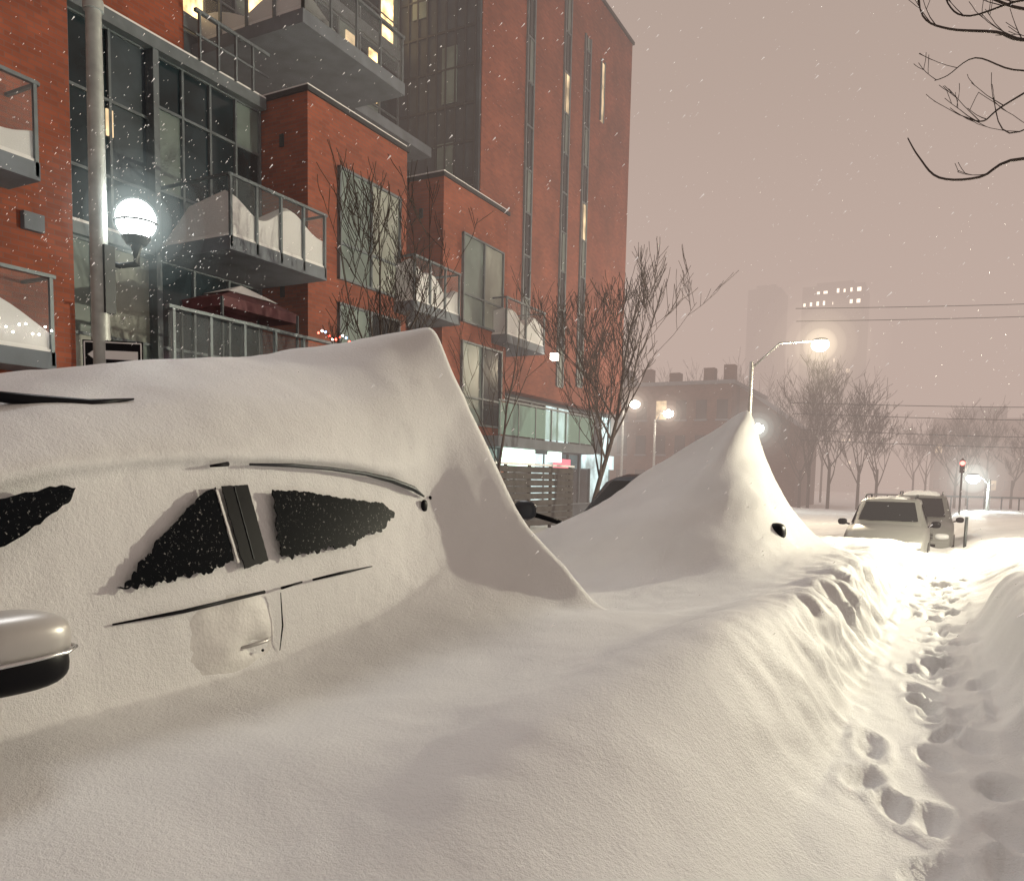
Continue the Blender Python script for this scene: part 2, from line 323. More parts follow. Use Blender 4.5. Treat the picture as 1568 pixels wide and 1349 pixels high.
def make_car(name,loc,rz,L=4.6,W=1.85,H=1.7,paint=CARG,suv=True,snowcap=0,mirrors=True):
    e=empty(name,loc,rz)
    mb,S,w=car_mesh(L,W,H,paint,suv=suv); mb.build('body',e,True,35)
    g=MB()
    def sidept(i,side,t,push=.012):
        y,ws,bz,wr,zr=S[i]; a=w*ws*.95; r=w*wr+(w*ws-w*wr)*.12
        return Vector((side*((a+(r-a)*t)+push),y,bz+(zr-.07-bz)*t))
    for (i,j,sgn) in ((4,5,-1),(len(S)-2,len(S)-3,1)):
        y0,_,bz0,wr0,zr0=S[i]; y1,_,bz1,wr1,zr1=S[j]
        def P_(u,t):
            ya=y0+(y1-y0)*t+sgn*.015; za=zr0+.01+(zr1-zr0-.02)*t+.012; ww=(w*wr0*.92)*(1-t)+(w*wr1*.84)*t
            return (u*ww,ya,za)
        g.poly([P_(-1,.06),P_(1,.06),P_(1,.9),P_(-1,.9)],CGLASS)
    for side in (1,-1):
        def sp(y,t):
            for i in range(len(S)-1):
                if S[i][0]<=y<=S[i+1][0]:
                    f=(y-S[i][0])/(S[i+1][0]-S[i][0]); return sidept(i,side,t)*(1-f)+sidept(i+1,side,t)*f
        y5=S[5][0]
        g.poly([sp(y5-.35,.12),sp(y5+.75,.12),sp(y5+.75,.88),sp(y5+.08,.88)],CGLASS)
        g.poly([sp(y5+.83,.12),sp(y5+1.6,.12),sp(y5+1.6,.88),sp(y5+.83,.88)],CGLASS)
        if suv: g.poly([sp(y5+1.68,.12),sp(L-.5,.12),sp(L-.6,.88),sp(y5+1.68,.88)],CGLASS)
    g.build('windows',e)
    d=MB()
    zf=.62 if suv else .5
    d.box(-w*.42,w*.42,-.025,.05,zf-.08,zf+.10,BLACK)
    for q in range(4): d.box(-w*.42,w*.42,-.035,-.02,zf-.06+q*.045,zf-.045+q*.045,CHROME)
    d.box(-w*.84,w*.84,-.06,.12,.32,.48,paint)
    d.box(-w*.5,w*.5,-.075,-.055,.34,.42,BLACK)
    d.box(-.26,.26,-.09,-.078,.40,.50,PLATE)
    for side in (1,-1):
        d.ellipsoid((side*w*.66,.05,zf+.02),(w*.20,.10,.085),LENS,14,8,.7)
        d.ellipsoid((side*w*.7,L-.04,.8),(.12,.06,.12),SIGN_RED,10,6,.7)
        if suv: d.tube([(side*w*.62,1.95,H+.0),(side*w*.62,2.1,H+.06),(side*w*.62,L-.8,H+.06),(side*w*.62,L-.65,H-.02)],.022,GREYD,6)
        if mirrors:
            ym=S[4][0]+.25
            d.ellipsoid((side*(w+.13),ym,S[4][2]+.10),(.11,.06,.08),BLACK,14,8,.7)
            d.tube([(side*w*.95,ym,S[4][2]+.04),(side*(w+.08),ym,S[4][2]+.07)],.025,BLACK)
    d.build('trim',e,True,40)
    for side in (1,-1):
        for yy in (.85,L-.95):
            m=MB(); x=side*(w-.1)
            m.tube([(x-.11,yy,.34),(x+.11,yy,.34)],.34,RUBBER,20)
            m.tube([(x-.115,yy,.34),(x+.115,yy,.34)],.2,CHROME,12)
            m.build('wheel',e,True,40)
    if snowcap:
        m=MB(); kk=m.mi(SNOW); nx,ny=14,26
        def cap(y5,yl,wf,hf,th):
            b0=len(m.v)
            for i in range(ny+1):
                for j in range(nx+1):
                    u=-1+2*j/nx; v=i/ny
                    ed=max(0,(1-abs(u)**4)*(1-abs(2*v-1)**6))
                    zz=hf(v)-.06*abs(u)**3-.04+th*ed**.5+.03*nn(Vector((u*3,v*5,H)))*ed
                    m.v.append((u*w*wf,y5+(yl-y5)*v,zz))
            for i in range(ny):
                for j in range(nx):
                    b=b0+i*(nx+1)+j; m.f.append((b,b+1,b+nx+2,b+nx+1)); m.m.append(kk)
        cap(S[5][0]+.1,L-.6,.62,lambda v:H,snowcap)
        m.build('roof_snow',e,True)
    return e

# ---- near car (heavily drifted)
near=empty('parked_car',(0,0,0))
mb,S,w=car_mesh(4.9,1.66,1.42,CARW,suv=False)
hull=mb.build('body',near,True,35); hull.location=(-3.80,.15,0)
def sidept(s,z,push=.03):
    t=min(max((z-.88)/.56,0),1); T=2.80+.165*t-push
    return (-T,s,z)
def glasspatch(name,outline,mat,push=.03,jag=.012,solid=.02):
    pts=[]; N=len(outline)
    for i in range(N):
        a=outline[i]; b=outline[(i+1)%N]; L=math.dist(a,b); n=max(2,int(L/.010))
        up = a[1]+b[1] > 2*sum(p[1] for p in outline)/N
        jj=jag*(.35 if up else 1.0)
        for k in range(n):
            t=k/n; s=a[0]+(b[0]-a[0])*t; z=a[1]+(b[1]-a[1])*t
            s+=jj*nn(Vector((s*30,z*30,1))); z+=jj*1.2*nn(Vector((s*17,z*17,8)))+jj*.8*nn(Vector((s*60,z*60,3)))
            pts.append(sidept(s,z,push))
    m=MB(); m.poly(pts,mat); o=m.build(name,near)
    sm_=o.modifiers.new('s','SOLIDIFY'); sm_.thickness=solid; sm_.offset=0
    return o
glasspatch('front_window',[(2.02,.99),(2.2,.99),(2.42,1.02),(2.61,1.05),(2.595,1.38),(2.50,1.35),(2.26,1.175)],FGLASS,.036,.024,.006)
glasspatch('door_pillar',[(2.655,1.01),(2.81,1.035),(2.785,1.39),(2.625,1.385)],BLACK,.040,.010,.006)
glasspatch('pillar_trim',[(2.62,1.04),(2.632,1.04),(2.60,1.37),(2.588,1.37)],CARS,.042,.002,.005)
glasspatch('pillar_trim_rear',[(2.72,1.05),(2.723,1.05),(2.70,1.385),(2.697,1.385)],GREYD,.045,.001,.003)
glasspatch('rear_window',[(2.90,1.05),(3.15,1.05),(3.5,1.08),(3.75,1.14),(3.89,1.23),(3.80,1.285),(3.45,1.32),(3.1,1.365),(2.94,1.36)],FGLASS,.036,.026,.006)
m=MB()
m.tube([(-(2.79),1.98,.855),(-(2.775),2.3,.865),(-(2.77),2.75,.895)],[.004,.009,.008],BLACK,6)
m.tube([(-(2.77),2.86,.90),(-(2.77),3.0,.915)],[.007,.005],BLACK,6)
m.tube([(-(2.77),3.08,.918),(-(2.77),3.3,.932),(-2.765,3.55,.945)],[.006,.008,.003],BLACK,6)
m.build('belt_trim',near,True)
m=MB()
m.tube([(-2.925,2.58,1.475),(-2.925,2.68,1.487)],[.006,.012],BLACK,6)
pts=[(2.82,1.488),(3.1,1.49),(3.4,1.478),(3.7,1.455),(3.95,1.42),(4.15,1.37),(4.27,1.32)]
m.tube([(-2.93+(.015 if s>4 else 0),s,z) for s,z in pts],[.006,.010,.010,.012,.017,.018,.006],GREYD,8)
m.build('roof_edge_trim',near,True)
m=MB(); kk=m.mi(CARS); nx,ny=40,34
for i in range(ny+1):
    for j in range(nx+1):
        u=j/nx*2-1; v=i/ny*2-1
        s=2.58+.28*u; z=.68+.22*v+.02*u
        r2=(u*.95 if u>0 else u*.8)**2*1.0+(v+.05)**2
        bul=.044*(1-r2)
        if u>.9: bul-=.1*(u-.9)
        dent=.030*math.exp(-(((s-2.70)/.085)**2+((z-.65)/.04)**2))
        m.v.append((-(2.800-max(bul,-.06)-.010*nn(Vector((s*7,z*9,1)))+dent),s,z))
for i in range(ny):
    for j in range(nx):
        b=i*(nx+1)+j; m.f.append((b,b+1,b+nx+2,b+nx+1)); m.m.append(kk)
m.build('door_panel',near,True)
m=MB(); m.tube([(-2.775,2.60,.655),(-2.750,2.64,.66),(-2.748,2.74,.668),(-2.775,2.79,.67)],[.005,.010,.010,.005],CARW,8)
m.tube([(-2.768,2.852,.88),(-2.762,2.858,.72),(-2.768,2.845,.60)],[.002,.004,.002],BLACK,6)
m.ellipsoid((-2.754,2.72,.625),(.007,.007,.007),BLACK,8,6)
m.build('door_handle',near,True)
m=MB()
m.ellipsoid((-2.52,1.42,.915),(.13,.185,.092),CARW,32,18,.72)
m.ellipsoid((-2.52,1.42,.835),(.125,.178,.080),BLACK,32,18,.72)
m.tube([(-2.388,1.27,.868),(-2.386,1.42,.872),(-2.39,1.54,.878),(-2.44,1.60,.88),(-2.52,1.612,.882)],.007,CHROME,8)
m.tube([(-2.6,1.5,.84),(-2.85,1.58,.85)],.05,BLACK,8)
m.build('side_mirror',near,True,50)
m=MB()
o_=[(-2.86,1.45,1.13),(-2.86,1.62,1.19),(-2.90,1.86,1.32),(-2.912,1.90,1.375),(-2.90,1.84,1.39),(-2.87,1.6,1.34),(-2.86,1.45,1.28)]
pp=[]
for i in range(len(o_)):
    a=Vector(o_[i]); b=Vector(o_[(i+1)%len(o_)])
    for k in range(10):
        q=a.lerp(b,k/10); q.z+=.012*nn(q*28); q.x+=.035; pp.append(q)
m.poly(pp,FGLASS)
o=m.build('windscreen',near); sm_=o.modifiers.new('s','SOLIDIFY'); sm_.thickness=.01; sm_.offset=0
m=MB(); m.tube([(-3.32,1.62,1.735),(-3.27,2.0,1.722),(-3.22,2.2,1.725),(-3.2,2.4,1.765)],[.014,.026,.022,.004],BLACK,8)  # black tube stands for the shaded gap in the roof snow, no rack
m.build('snow_gap_shade',near,True)
m=MB(); m.ellipsoid((-2.905,4.26,1.26),(.015,.028,.04),BLACK,12,8,.8); m.ellipsoid((-2.915,4.34,1.31),(.012,.012,.014),BLACK,10,6)
m.build('rear_pillar_trim',near,True)
for yy in (1.0,4.1):
    for xx in (-3.0,-4.5):
        m=MB(); m.tube([(xx-.1,yy,.33),(xx+.1,yy,.33)],.33,RUBBER,20); m.build('wheel',near,True,40)

# ---- second car
c2=make_car('parked_car',(-2.98,7.05,-.02),0,L=4.5,W=1.80,H=1.56,paint=CARD,suv=False,mirrors=False)
m=MB()
m.ellipsoid((2.98-1.40,8.12-7.05,.98),(.09,.13,.105),BLACK,16,10,.8)
m.ellipsoid((2.98-4.02,7.85-7.05,1.12),(.13,.07,.105),CARD,16,10,.7)
m.tube([(2.98-3.75,8.2-7.05,.98),(2.98-3.95,7.87-7.05,1.08)],.03,BLACK)
m.build('side_mirrors',c2,True)
make_car('parked_suv',(-1.13,20.5,-.56),0,L=4.6,W=1.85,H=1.70,paint=CARG,snowcap=.05)
make_car('parked_suv',(-.55,26.0,-.62),0,L=4.6,W=1.9,H=1.82,paint=CARG,snowcap=.14)

# ---------------------------------------------------------------- apartment building
B=empty('apartment_building')
walls=MB(); fr=MB(); gl=MB(); sl=MB(); sn=MB(); rg=MB()
def wall(T0,T1,s0,s1,za,zb,mat=BRICK): walls.box(-T1,-T0,s0,s1,za,zb,mat)
def window(T,s0,s1,za,zb,nv,zs=(),mats=(GLASS,),fw=.05):
    n=nv; rows=[za]+list(zs)+[zb]
    for i in range(n):
        a=s0+(s1-s0)*i/n; b=s0+(s1-s0)*(i+1)/n
        for r in range(len(rows)-1):
            mt=mats[(i*7+r*3+int(s0*3))%len(mats)] if len(mats)>1 else mats[0]
            gl.box(-T-.04,-T+.012,a+.01,b-.01,rows[r]+.01,rows[r+1]-.01,mt)
    for i in range(n+1):
        a=s0+(s1-s0)*i/n; fr.box(-T-.03,-T+.07,a-fw/2,a+fw/2,za-.02,zb+.02,GREY)
    for r in rows: fr.box(-T-.03,-T+.062,s0-fw/2,s1+fw/2,r-fw/2,r+fw/2,GREY)
def balcony(T0,T1,s0,s1,z,posts=4,seed=0,h=1.05,snow=True):
    sl.box(-T1,-T0,s0,s1,z,z+.24,CONC)
    sn.box(-T1,-T0-.02,s0+.02,s1-.02,z+.24,z+.28,SNOW)
    for i in range(posts+1):
        a=s0+.04+(s1-s0-.08)*i/posts
        fr.box(-T0-.05,-T0,a-.025,a+.025,z+.05,z+.24+h,GREY)
    fr.box(-T0-.06,-T0+.01,s0,s1,z+.22+h,z+.27+h,GREY)
    rg.poly([(-T0-.02,s0,z+.30),(-T0-.02,s1,z+.30),(-T0-.02,s1,z+.2+h),(-T0-.02,s0,z+.2+h)],RAILG)
    for a in (s0,s1):
        rg.poly([(-T0,a+.01,z+.3),(-T1,a+.01,z+.3),(-T1,a+.01,z+.2+h),(-T0,a+.01,z+.2+h)],RAILG)
        fr.box(-T1,-T0,a-.02,a+.03,z+.22+h,z+.265+h,GREY)
    if snow:
        n=30; rnd=random.Random(seed); ph=rnd.uniform(0,6); pr=[]
        for i in range(n+1):
            t=i/n; hh=h*(.74+.16*math.sin(t*5.0+ph)+.12*math.sin(t*11+ph*2)-.25*t**3); hh=min(max(hh,.25),h*.97)
            pr.append(hh)
        k=sn.mi(SNOW); b=len(sn.v)
        Tb=(T0+T1)/2+.15
        for i in range(n+1):
            a=s0+.06+(s1-s0-.12)*i/n
            sn.v+=[(-T0-.05,a,z+.25),(-T0-.06,a,z+.25+pr[i]*.92),(-T0-.18,a,z+.25+pr[i]),(-Tb,a,z+.25+pr[i]*.8),(-T1+.1,a,z+.3)]
        for i in range(n):
            for j in range(4):
                sn.f.append((b+i*5+j,b+(i+1)*5+j,b+(i+1)*5+j+1,b+i*5+j+1)); sn.m.append(k)
        sn.f.append(tuple(b+j for j in range(5))); sn.m.append(k)
        sn.f.append(tuple(b+n*5+j for j in range(5))); sn.m.append(k)
wall(12,16,-6,8.0,0,13)
window(12,3.2,5.2,5.7,8.0,2,(),(GLASS,))
balcony(11.25,12,3.2,7.05,5.4,4,1); balcony(11.25,12,3.2,7.2,2.85,4,2)
fr.box(-12,-11.9,7.2,7.5,4.9,5.15,CONC)
wall(13.42,16.5,8.0,22.5,0,9.2,SLATE)
window(13.35,8.05,10.4,5.65,9.1,3,(6.6,7.9,),(GLASS,GLASS,SLATE))
window(13.35,8.05,10.4,2.9,5.4,2,(3.8,),(BLIND2,BLIND))
window(13.35,8.05,10.4,.2,2.7,2,(),(GLASS,BLIND))
window(13.35,10.5,13.15,5.65,9.1,4,(6.7,8.2),(GLASS,GLASS,BLIND,GLASS))
window(13.35,10.5,13.15,2.9,5.4,3,(3.8,),(GLASS,))
gl.box(-13.33,-13.30,9.55,9.68,7.3,7.75,LITD)
fr.box(-13.3,-13.12,10.38,10.5,0,9.2,GREY)
fr.box(-13.4,-13.1,8.05,13.15,9.1,9.32,GREY)
fr.box(-13.38,-13.15,8.05,13.15,5.42,5.62,GREY); fr.box(-13.38,-13.15,8.05,13.15,2.7,2.88,GREY)
sn.box(-13.3,-13.11,8.05,13.15,9.32,9.36,SNOW)
for zz in (5.62,2.88): sn.box(-13.28,-13.16,8.1,10.3,zz,zz+.05,SNOW)
wall(13.4,16.5,8.0,11.3,9.33,12.6)
for a in np.arange(11.4,13.2,.45): fr.box(-13.1,-13.05,a-.02,a+.02,9.32,10.2,GREY)
fr.box(-13.12,-13.04,11.3,13.2,10.18,10.24,GREY); fr.box(-13.1,-13.06,11.3,13.2,9.75,9.79,GREY)
for (a,b) in ((13.2,16.7),(18.35,21.9)):
    wall(12,13.41,a,b,0,9.3)
    fr.box(-13.45,-11.95,a-.05,b+.05,9.303,9.40,GREYD)
    sn.box(-13.4,-12.0,a,b,9.40,9.46,SNOW)
    window(11.985,a+.95,b-.35,5.75,8.1,2,(6.5,),(BLIND,BLIND2,BLIND))
    window(11.985,a+.95,b-.35,2.95,5.2,2,(3.7,),(BLIND,GLASS,BLIND2))
    window(11.985,a+.95,b-.35,.4,2.6,2,(),(GLASS,BLIND))
    for zz in (8.3,5.2): walls.box(-12.75,-12.65,a-.04,a+.02,zz,zz+.25,GREYD)
window(13.35,16.75,18.3,5.65,9.1,2,(6.6,8.1),(GLASS,)); window(13.35,16.75,18.3,2.9,5.4,2,(3.8,),(GLASS,BLIND))
window(13.35,21.95,22.45,2.9,9.1,1,(5.5,),(GLASS,))
balcony(11.4,13.3,10.55,13.1,5.4,4,5); balcony(11.4,12.9,16.2,18.3,5.4,3,8); balcony(11.5,13.25,21.0,23.6,5.4,2,11)
sl.box(-12,-10.6,8.6,14.5,2.62,2.88,CONC); sn.box(-12,-10.65,8.65,14.45,2.88,2.98,SNOW)
for a in np.arange(8.7,14.5,.72): fr.box(-10.68,-10.62,a-.02,a+.03,2.88,3.98,GREY)
fr.box(-10.70,-10.60,8.6,14.5,3.95,4.0,GREY)
rg.poly([(-10.63,8.6,3.0),(-10.63,14.5,3.0),(-10.63,14.5,3.9),(-10.63,8.6,3.9)],RAILG)
sl.box(-13.3,-11.3,20.3,27.5,2.35,2.65,CONC)
for a in np.arange(20.4,27.5,1.15): fr.box(-11.37,-11.31,a-.02,a+.03,2.65,3.68,GREY)
fr.box(-11.38,-11.30,20.3,27.5,3.65,3.7,GREY)
RAILT=clear_panel('rail_glass_teal',(.32,.52,.47),.6)
rg.poly([(-11.33,20.35,2.7),(-11.33,27.45,2.7),(-11.33,27.45,3.62),(-11.33,20.35,3.62)],RAILT)
wall(16.5,22,11.3,22.5,9.2,18,SLATE)
window(16.45,11.5,22.3,9.5,11.8,11,(10.3,),(GLASS,GLASS,BLIND,SLATE))
window(16.45,11.5,22.3,12.2,14.8,11,(13.0,),(GLASS,BLIND,GLASS,GLASS))
window(16.45,11.5,22.3,15.2,17.6,11,(15.9,),(GLASS,GLASS,BLIND))
for (a,b,za,zb,mt) in ((13.5,14.4,11.9,12.9,LITW),(15.9,16.4,13.1,14.7,LITW),(16.5,17.1,13.1,14.7,LITW),(18.0,18.5,12.4,14.5,LITD),(19.7,20.1,13.2,14.6,LITD),(20.8,21.2,13.1,14.6,LITW),(21.3,22.0,15.2,17.4,LITW),(13.6,14.0,13.2,14.6,LITD)):
    gl.box(-16.43,-16.40,a,b,za,zb,mt)
fr.box(-16.4,-16.33,11.5,22.3,11.85,12.15,GREY); fr.box(-16.4,-16.33,11.5,22.3,14.85,15.15,GREY)
sl.box(-16.45,-12.95,14.1,17.9,11.3,11.6,CONC); sl.box(-16.45,-14.6,17.9,21.6,11.3,11.58,CONC)
for a in np.arange(14.15,17.9,.92): fr.box(-13.03,-12.97,a-.02,a+.03,11.6,12.75,GREY)
for t in np.arange(13.0,16.4,.85): fr.box(-t-.03,-t+.03,14.13,14.18,11.6,12.75,GREY)
fr.box(-13.05,-12.95,14.1,17.9,12.7,12.76,GREY); fr.box(-16.4,-13.05,14.12,14.19,12.7,12.76,GREY)
rg.poly([(-13.0,14.15,11.7),(-13.0,17.9,11.7),(-13.0,17.9,12.65),(-13.0,14.15,12.65)],RAILG)
rg.poly([(-13.0,14.155,11.7),(-16.4,14.155,11.7),(-16.4,14.155,12.65),(-13.0,14.155,12.65)],RAILG)
k=sn.mi(SNOW); b=len(sn.v)
for i in range(21):
    t=i/20; T=13.1+t*3.2; hh=.3+.35*abs(math.sin(t*4+1))
    sn.v+=[(-T,14.2,11.61),(-T,14.22,11.61+hh),(-T,14.9,11.61+hh*.5),(-T,15.6,11.62)]
for i in range(20):
    for j in range(3): sn.f.append((b+i*4+j,b+(i+1)*4+j,b+(i+1)*4+j+1,b+i*4+j+1)); sn.m.append(k)
wall(13.35,24,22.5,35.6,4.45,20.8)
fr.box(-24.1,-13.27,22.42,35.68,20.8,20.92,GREYD)
walls.box(-16.5,-13.38,22.40,22.499,9.3,20.8,SLATE)
for k in range(9): fr.box(-13.55-k*.36,-13.50-k*.36,22.34,22.40,9.3,20.8,GREYD)
for k in range(10): fr.box(-16.45,-13.5,22.35,22.398,9.6+k*1.15,9.66+k*1.15,GREYD)
for (a,b,c) in ((14.2,14.75,13.2),(15.3,15.9,16.0),(14.3,14.9,10.3)): gl.box(-b,-a,22.36,22.39,c,c+1.7,BLIND)
for (sc,za,zb,lits) in ((25.7,6.3,20.6,()),(28.7,5.0,19.6,(15.2,)),(30.6,5.2,18.8,(11.3,))):
    fr.box(-13.38,-13.28,sc-.30,sc-.22,za,zb,GREY); fr.box(-13.38,-13.28,sc+.22,sc+.30,za,zb,GREY)
    fr.box(-13.36,-13.305,sc-.10,sc-.06,za,zb,GREYD)
    z=za; i=0
    while z<zb-.1:
        h=min(1.45,zb-z); mt=GLASS if (i%3) else BLIND
        for lz in lits:
            if z<=lz<z+h: mt=LITD
        gl.box(-13.36,-13.325,sc-.22,sc+.22,z+.03,z+h-.03,mt)
        fr.box(-13.37,-13.29,sc-.22,sc+.22,z-.03,z+.03,GREY)
        z+=h; i+=1
fr.box(-13.38,-13.29,32.0,32.06,16.2,18.6,GREY); gl.box(-13.36,-13.32,32.06,32.35,16.2,18.5,LITD); fr.box(-13.38,-13.29,32.35,32.41,16.2,18.6,GREY)
wall(13.9,24,22.5,35.6,-.5,4.45,SLATE)
window(13.85,22.6,35.5,.4,4.3,11,(2.6,),(LITC,GLASS,LITC,GLASS,GLASS))
gl.box(-11.55,-11.42,20.9,22.9,1.75,2.33,SIGNW)
gl.box(-11.6,-11.5,24.2,25.1,2.0,2.34,SIGNW)
gl.box(-13.0,-12.9,27.6,29.0,1.7,2.2,SIGNR); gl.box(-13.3,-13.2,31,34.5,1.9,2.5,LITC)
gl.box(-11.35,-11.15,23.7,23.9,5.25,5.45,emit('wall_lamp_bulb',(1,.9,.75),22))
sn.box(-16.45,-13.45,11.35,22.3,9.2,9.3,SNOW)
walls.build('walls',B); fr.build('window_frames_and_rails',B); gl.build('glazing',B); sl.build('balcony_slabs',B)
sn.build('balcony_snow',B,True,40); rg.build('rail_glass',B)
m=MB()
cols=[emit('bulb_red',(1,.08,.05),12),emit('bulb_white',(1,.9,.8),12),emit('bulb_blue',(.3,.5,1),9)]
for i in range(26):
    m.ellipsoid((-10.56,11.9+i*.1,4.10+.06*math.sin(i*1.1)),(.022,.022,.022),cols[i%3 if i%5 else 0],6,4)
for i in range(10): m.ellipsoid((-11.2,6.3+i*.09,3.35+.08*math.sin(i*1.7)),(.015,.015,.015),cols[1],6,4)
m.build('string_lights',B)
cn=empty('patio_canopy')
m=MB(); a0,a1,t0,t1=9.9,11.7,10.9,11.9
ctr=(-(t0+t1)/2,(a0+a1)/2,4.78); cs4=[(-t0,a0,4.42),(-t0,a1,4.42),(-t1,a1,4.42),(-t1,a0,4.42)]
for i in range(4):
    p,q=cs4[i],cs4[(i+1)%4]; m.poly([p,q,ctr],AWN); m.poly([(p[0],p[1],4.25),(q[0],q[1],4.25),q,p],AWN)
for p in cs4: m.tube([(p[0],p[1],2.9),(p[0],p[1],4.4)],.03,GREYD)
m.build('canopy',cn)
m=MB()
for i in range(4):
    p,q=cs4[i],cs4[(i+1)%4]
    f=lambda a,t:tuple(a[j]*(1-t)+ctr[j]*t+(.03 if j==2 else 0) for j in range(3))
    m.poly([f(p,.35),f(q,.35),f(ctr,1)],SNOW)
m.build('canopy_snow',cn)
m=MB()
for k in range(9): m.box(-9.5,-9.46,16.2,21.5,.2+k*.175,.35+k*.175,WOOD)
for a in np.arange(16.2,21.6,1.3): m.box(-9.56,-9.50,a-.05,a+.05,.1,1.8,WOOD)
m.box(-9.56,-9.42,16.2,21.5,1.78,1.83,SNOW)
m.build('slatted_fence')

# ---------------------------------------------------------------- street lamps
_h={}
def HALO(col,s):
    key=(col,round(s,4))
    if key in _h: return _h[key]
    m,n,l=newmat('halo_glow'); n.remove(n['Principled BSDF'])
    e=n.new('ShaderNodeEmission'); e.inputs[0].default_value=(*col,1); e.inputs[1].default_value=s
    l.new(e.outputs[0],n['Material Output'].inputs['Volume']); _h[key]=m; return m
def halo(parent,loc,R,col,amount):  # nested emissive spheres paint a glow round the lamp, no snow inside
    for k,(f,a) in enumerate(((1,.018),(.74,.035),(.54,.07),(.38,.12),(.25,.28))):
        m=MB(); m.ellipsoid((0,0,0),(R*f,R*f,R*f),HALO(col,amount*a/(2*R*f)),28,16); o=m.build('halo_shell',parent,True); o.location=loc
def lamp_light(parent,loc,power,col,r):
    li=bpy.data.lights.new('lamp_light','POINT'); li.energy=power; li.color=col; li.shadow_soft_size=r
    o=bpy.data.objects.new('lamp_light',li); o.location=loc; COL.objects.link(o); o.parent=parent
G1=emit('globe_glass_cool',(.93,1,.97),22)
L1=empty('street_lamp',(-8.0,5.62,.2))
m=MB()
m.tube([(0,0,-.2),(0,0,2.2),(0,0,6.4),(0,0,9)],[.105,.095,.075,.06],POLE,14)
m.tube([(.02,.02,6.0),(.18,.22,6.7),(.30,.36,8.0),(.42,.5,8.8)],.022,POLE,8)
m.tube([(0,.0,5.95),(0,0,6.05)],.1,POLE,12)
m.box(.05,.12,-.02,.10,2.9,3.6,GREYD)
m.build('pole',L1,True,40)
m=MB()
gx,gy,gz=.20,.30,3.92
m.tube([(0.03,.04,3.45),(.1,.16,3.42),(gx,gy,3.46),(gx,gy,3.68)],[.03,.03,.04,.07],GREYD,10)
m.tube([(gx,gy,3.66),(gx,gy,3.74)],[.10,.15],GREYD,14)
m.tube([(gx,gy,3.875),(gx,gy,3.895)],.222,GREYD,24)
for q in range(4):
    an=q*math.pi/2+.4
    m.tube([(gx+.15*math.cos(an),gy+.15*math.sin(an),3.73),(gx+.222*math.cos(an),gy+.222*math.sin(an),3.88)],.008,GREYD,5)
m.build('bracket',L1,True,40)
m=MB(); m.ellipsoid((gx,gy,gz),(.203,.203,.213),G1,24,14); m.build('globe',L1,True)
lamp_light(L1,(gx,gy,gz),330,(.88,1,.95),.216)
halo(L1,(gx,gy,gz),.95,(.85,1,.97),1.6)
def cobra(name,base,top,arm,col,strength,power,r=.22,hr=0,hs=0,zb=-.5):
    e=empty(name,(base[0],base[1],0)); m=MB()
    ax,ay=arm[0]-base[0],arm[1]-base[1]
    m.tube([(0,0,zb),(0,0,top)],[.12,.08],POLE,10)
    m.tube([(0,0,top-.3),(ax*.4,ay*.4,arm[2]-.05),(ax,ay,arm[2]+.1)],[.05,.045,.04],POLE,8)
    m.ellipsoid((ax,ay,arm[2]+.12),(.32,.32,.09),GREYD,14,8)
    m.build('pole',e,True)
    m=MB(); m.ellipsoid((ax,ay,arm[2]-.08),(r,r,r*.8),emit('lamp_lens',col,strength),14,8); m.build('lens',e,True)
    if power: lamp_light(e,(ax,ay,arm[2]-.08-r*.8-.1),power,col,.1)
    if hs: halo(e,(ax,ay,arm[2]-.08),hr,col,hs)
    return e
WARM=(1,.84,.58); COOL=(.9,1,.92); PINKW=(1,.84,.68)
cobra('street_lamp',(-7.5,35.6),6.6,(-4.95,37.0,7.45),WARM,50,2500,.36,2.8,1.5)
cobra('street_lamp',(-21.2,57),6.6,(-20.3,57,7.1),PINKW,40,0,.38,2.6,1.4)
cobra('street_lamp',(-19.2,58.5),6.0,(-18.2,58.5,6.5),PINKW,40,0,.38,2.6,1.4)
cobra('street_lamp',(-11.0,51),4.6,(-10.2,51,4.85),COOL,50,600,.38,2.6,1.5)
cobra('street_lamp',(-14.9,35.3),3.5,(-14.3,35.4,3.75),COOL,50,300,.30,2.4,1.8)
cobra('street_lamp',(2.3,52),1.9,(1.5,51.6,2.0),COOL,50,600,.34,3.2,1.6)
cobra('street_lamp',(4.6,16.8),4.4,(3.7,16.6,4.3),(1,.93,.70),20,6500,.26)
sg_=empty('one_way_sign',(-7.86,5.66,2.66),math.radians(38))
m=MB(); m.box(-.30,.30,-.012,.0,-.15,.15,BLACK)
WHT=pbsdf('sign_white',(.75,.75,.75),.5)
m.box(-.285,.285,-.016,-.0125,.125,.137,WHT); m.box(-.285,.285,-.016,-.0125,-.137,-.125,WHT)
m.box(-.287,-.275,-.016,-.0125,-.125,.125,WHT); m.box(.275,.287,-.016,-.0125,-.125,.125,WHT)
m.poly([(-.25,-.018,0),(-.12,-.018,-.10),(-.12,-.018,-.045),(.25,-.018,-.045),(.25,-.018,.045),(-.12,-.018,.045),(-.12,-.018,.10)],WHT)
m.build('sign_plate',sg_)

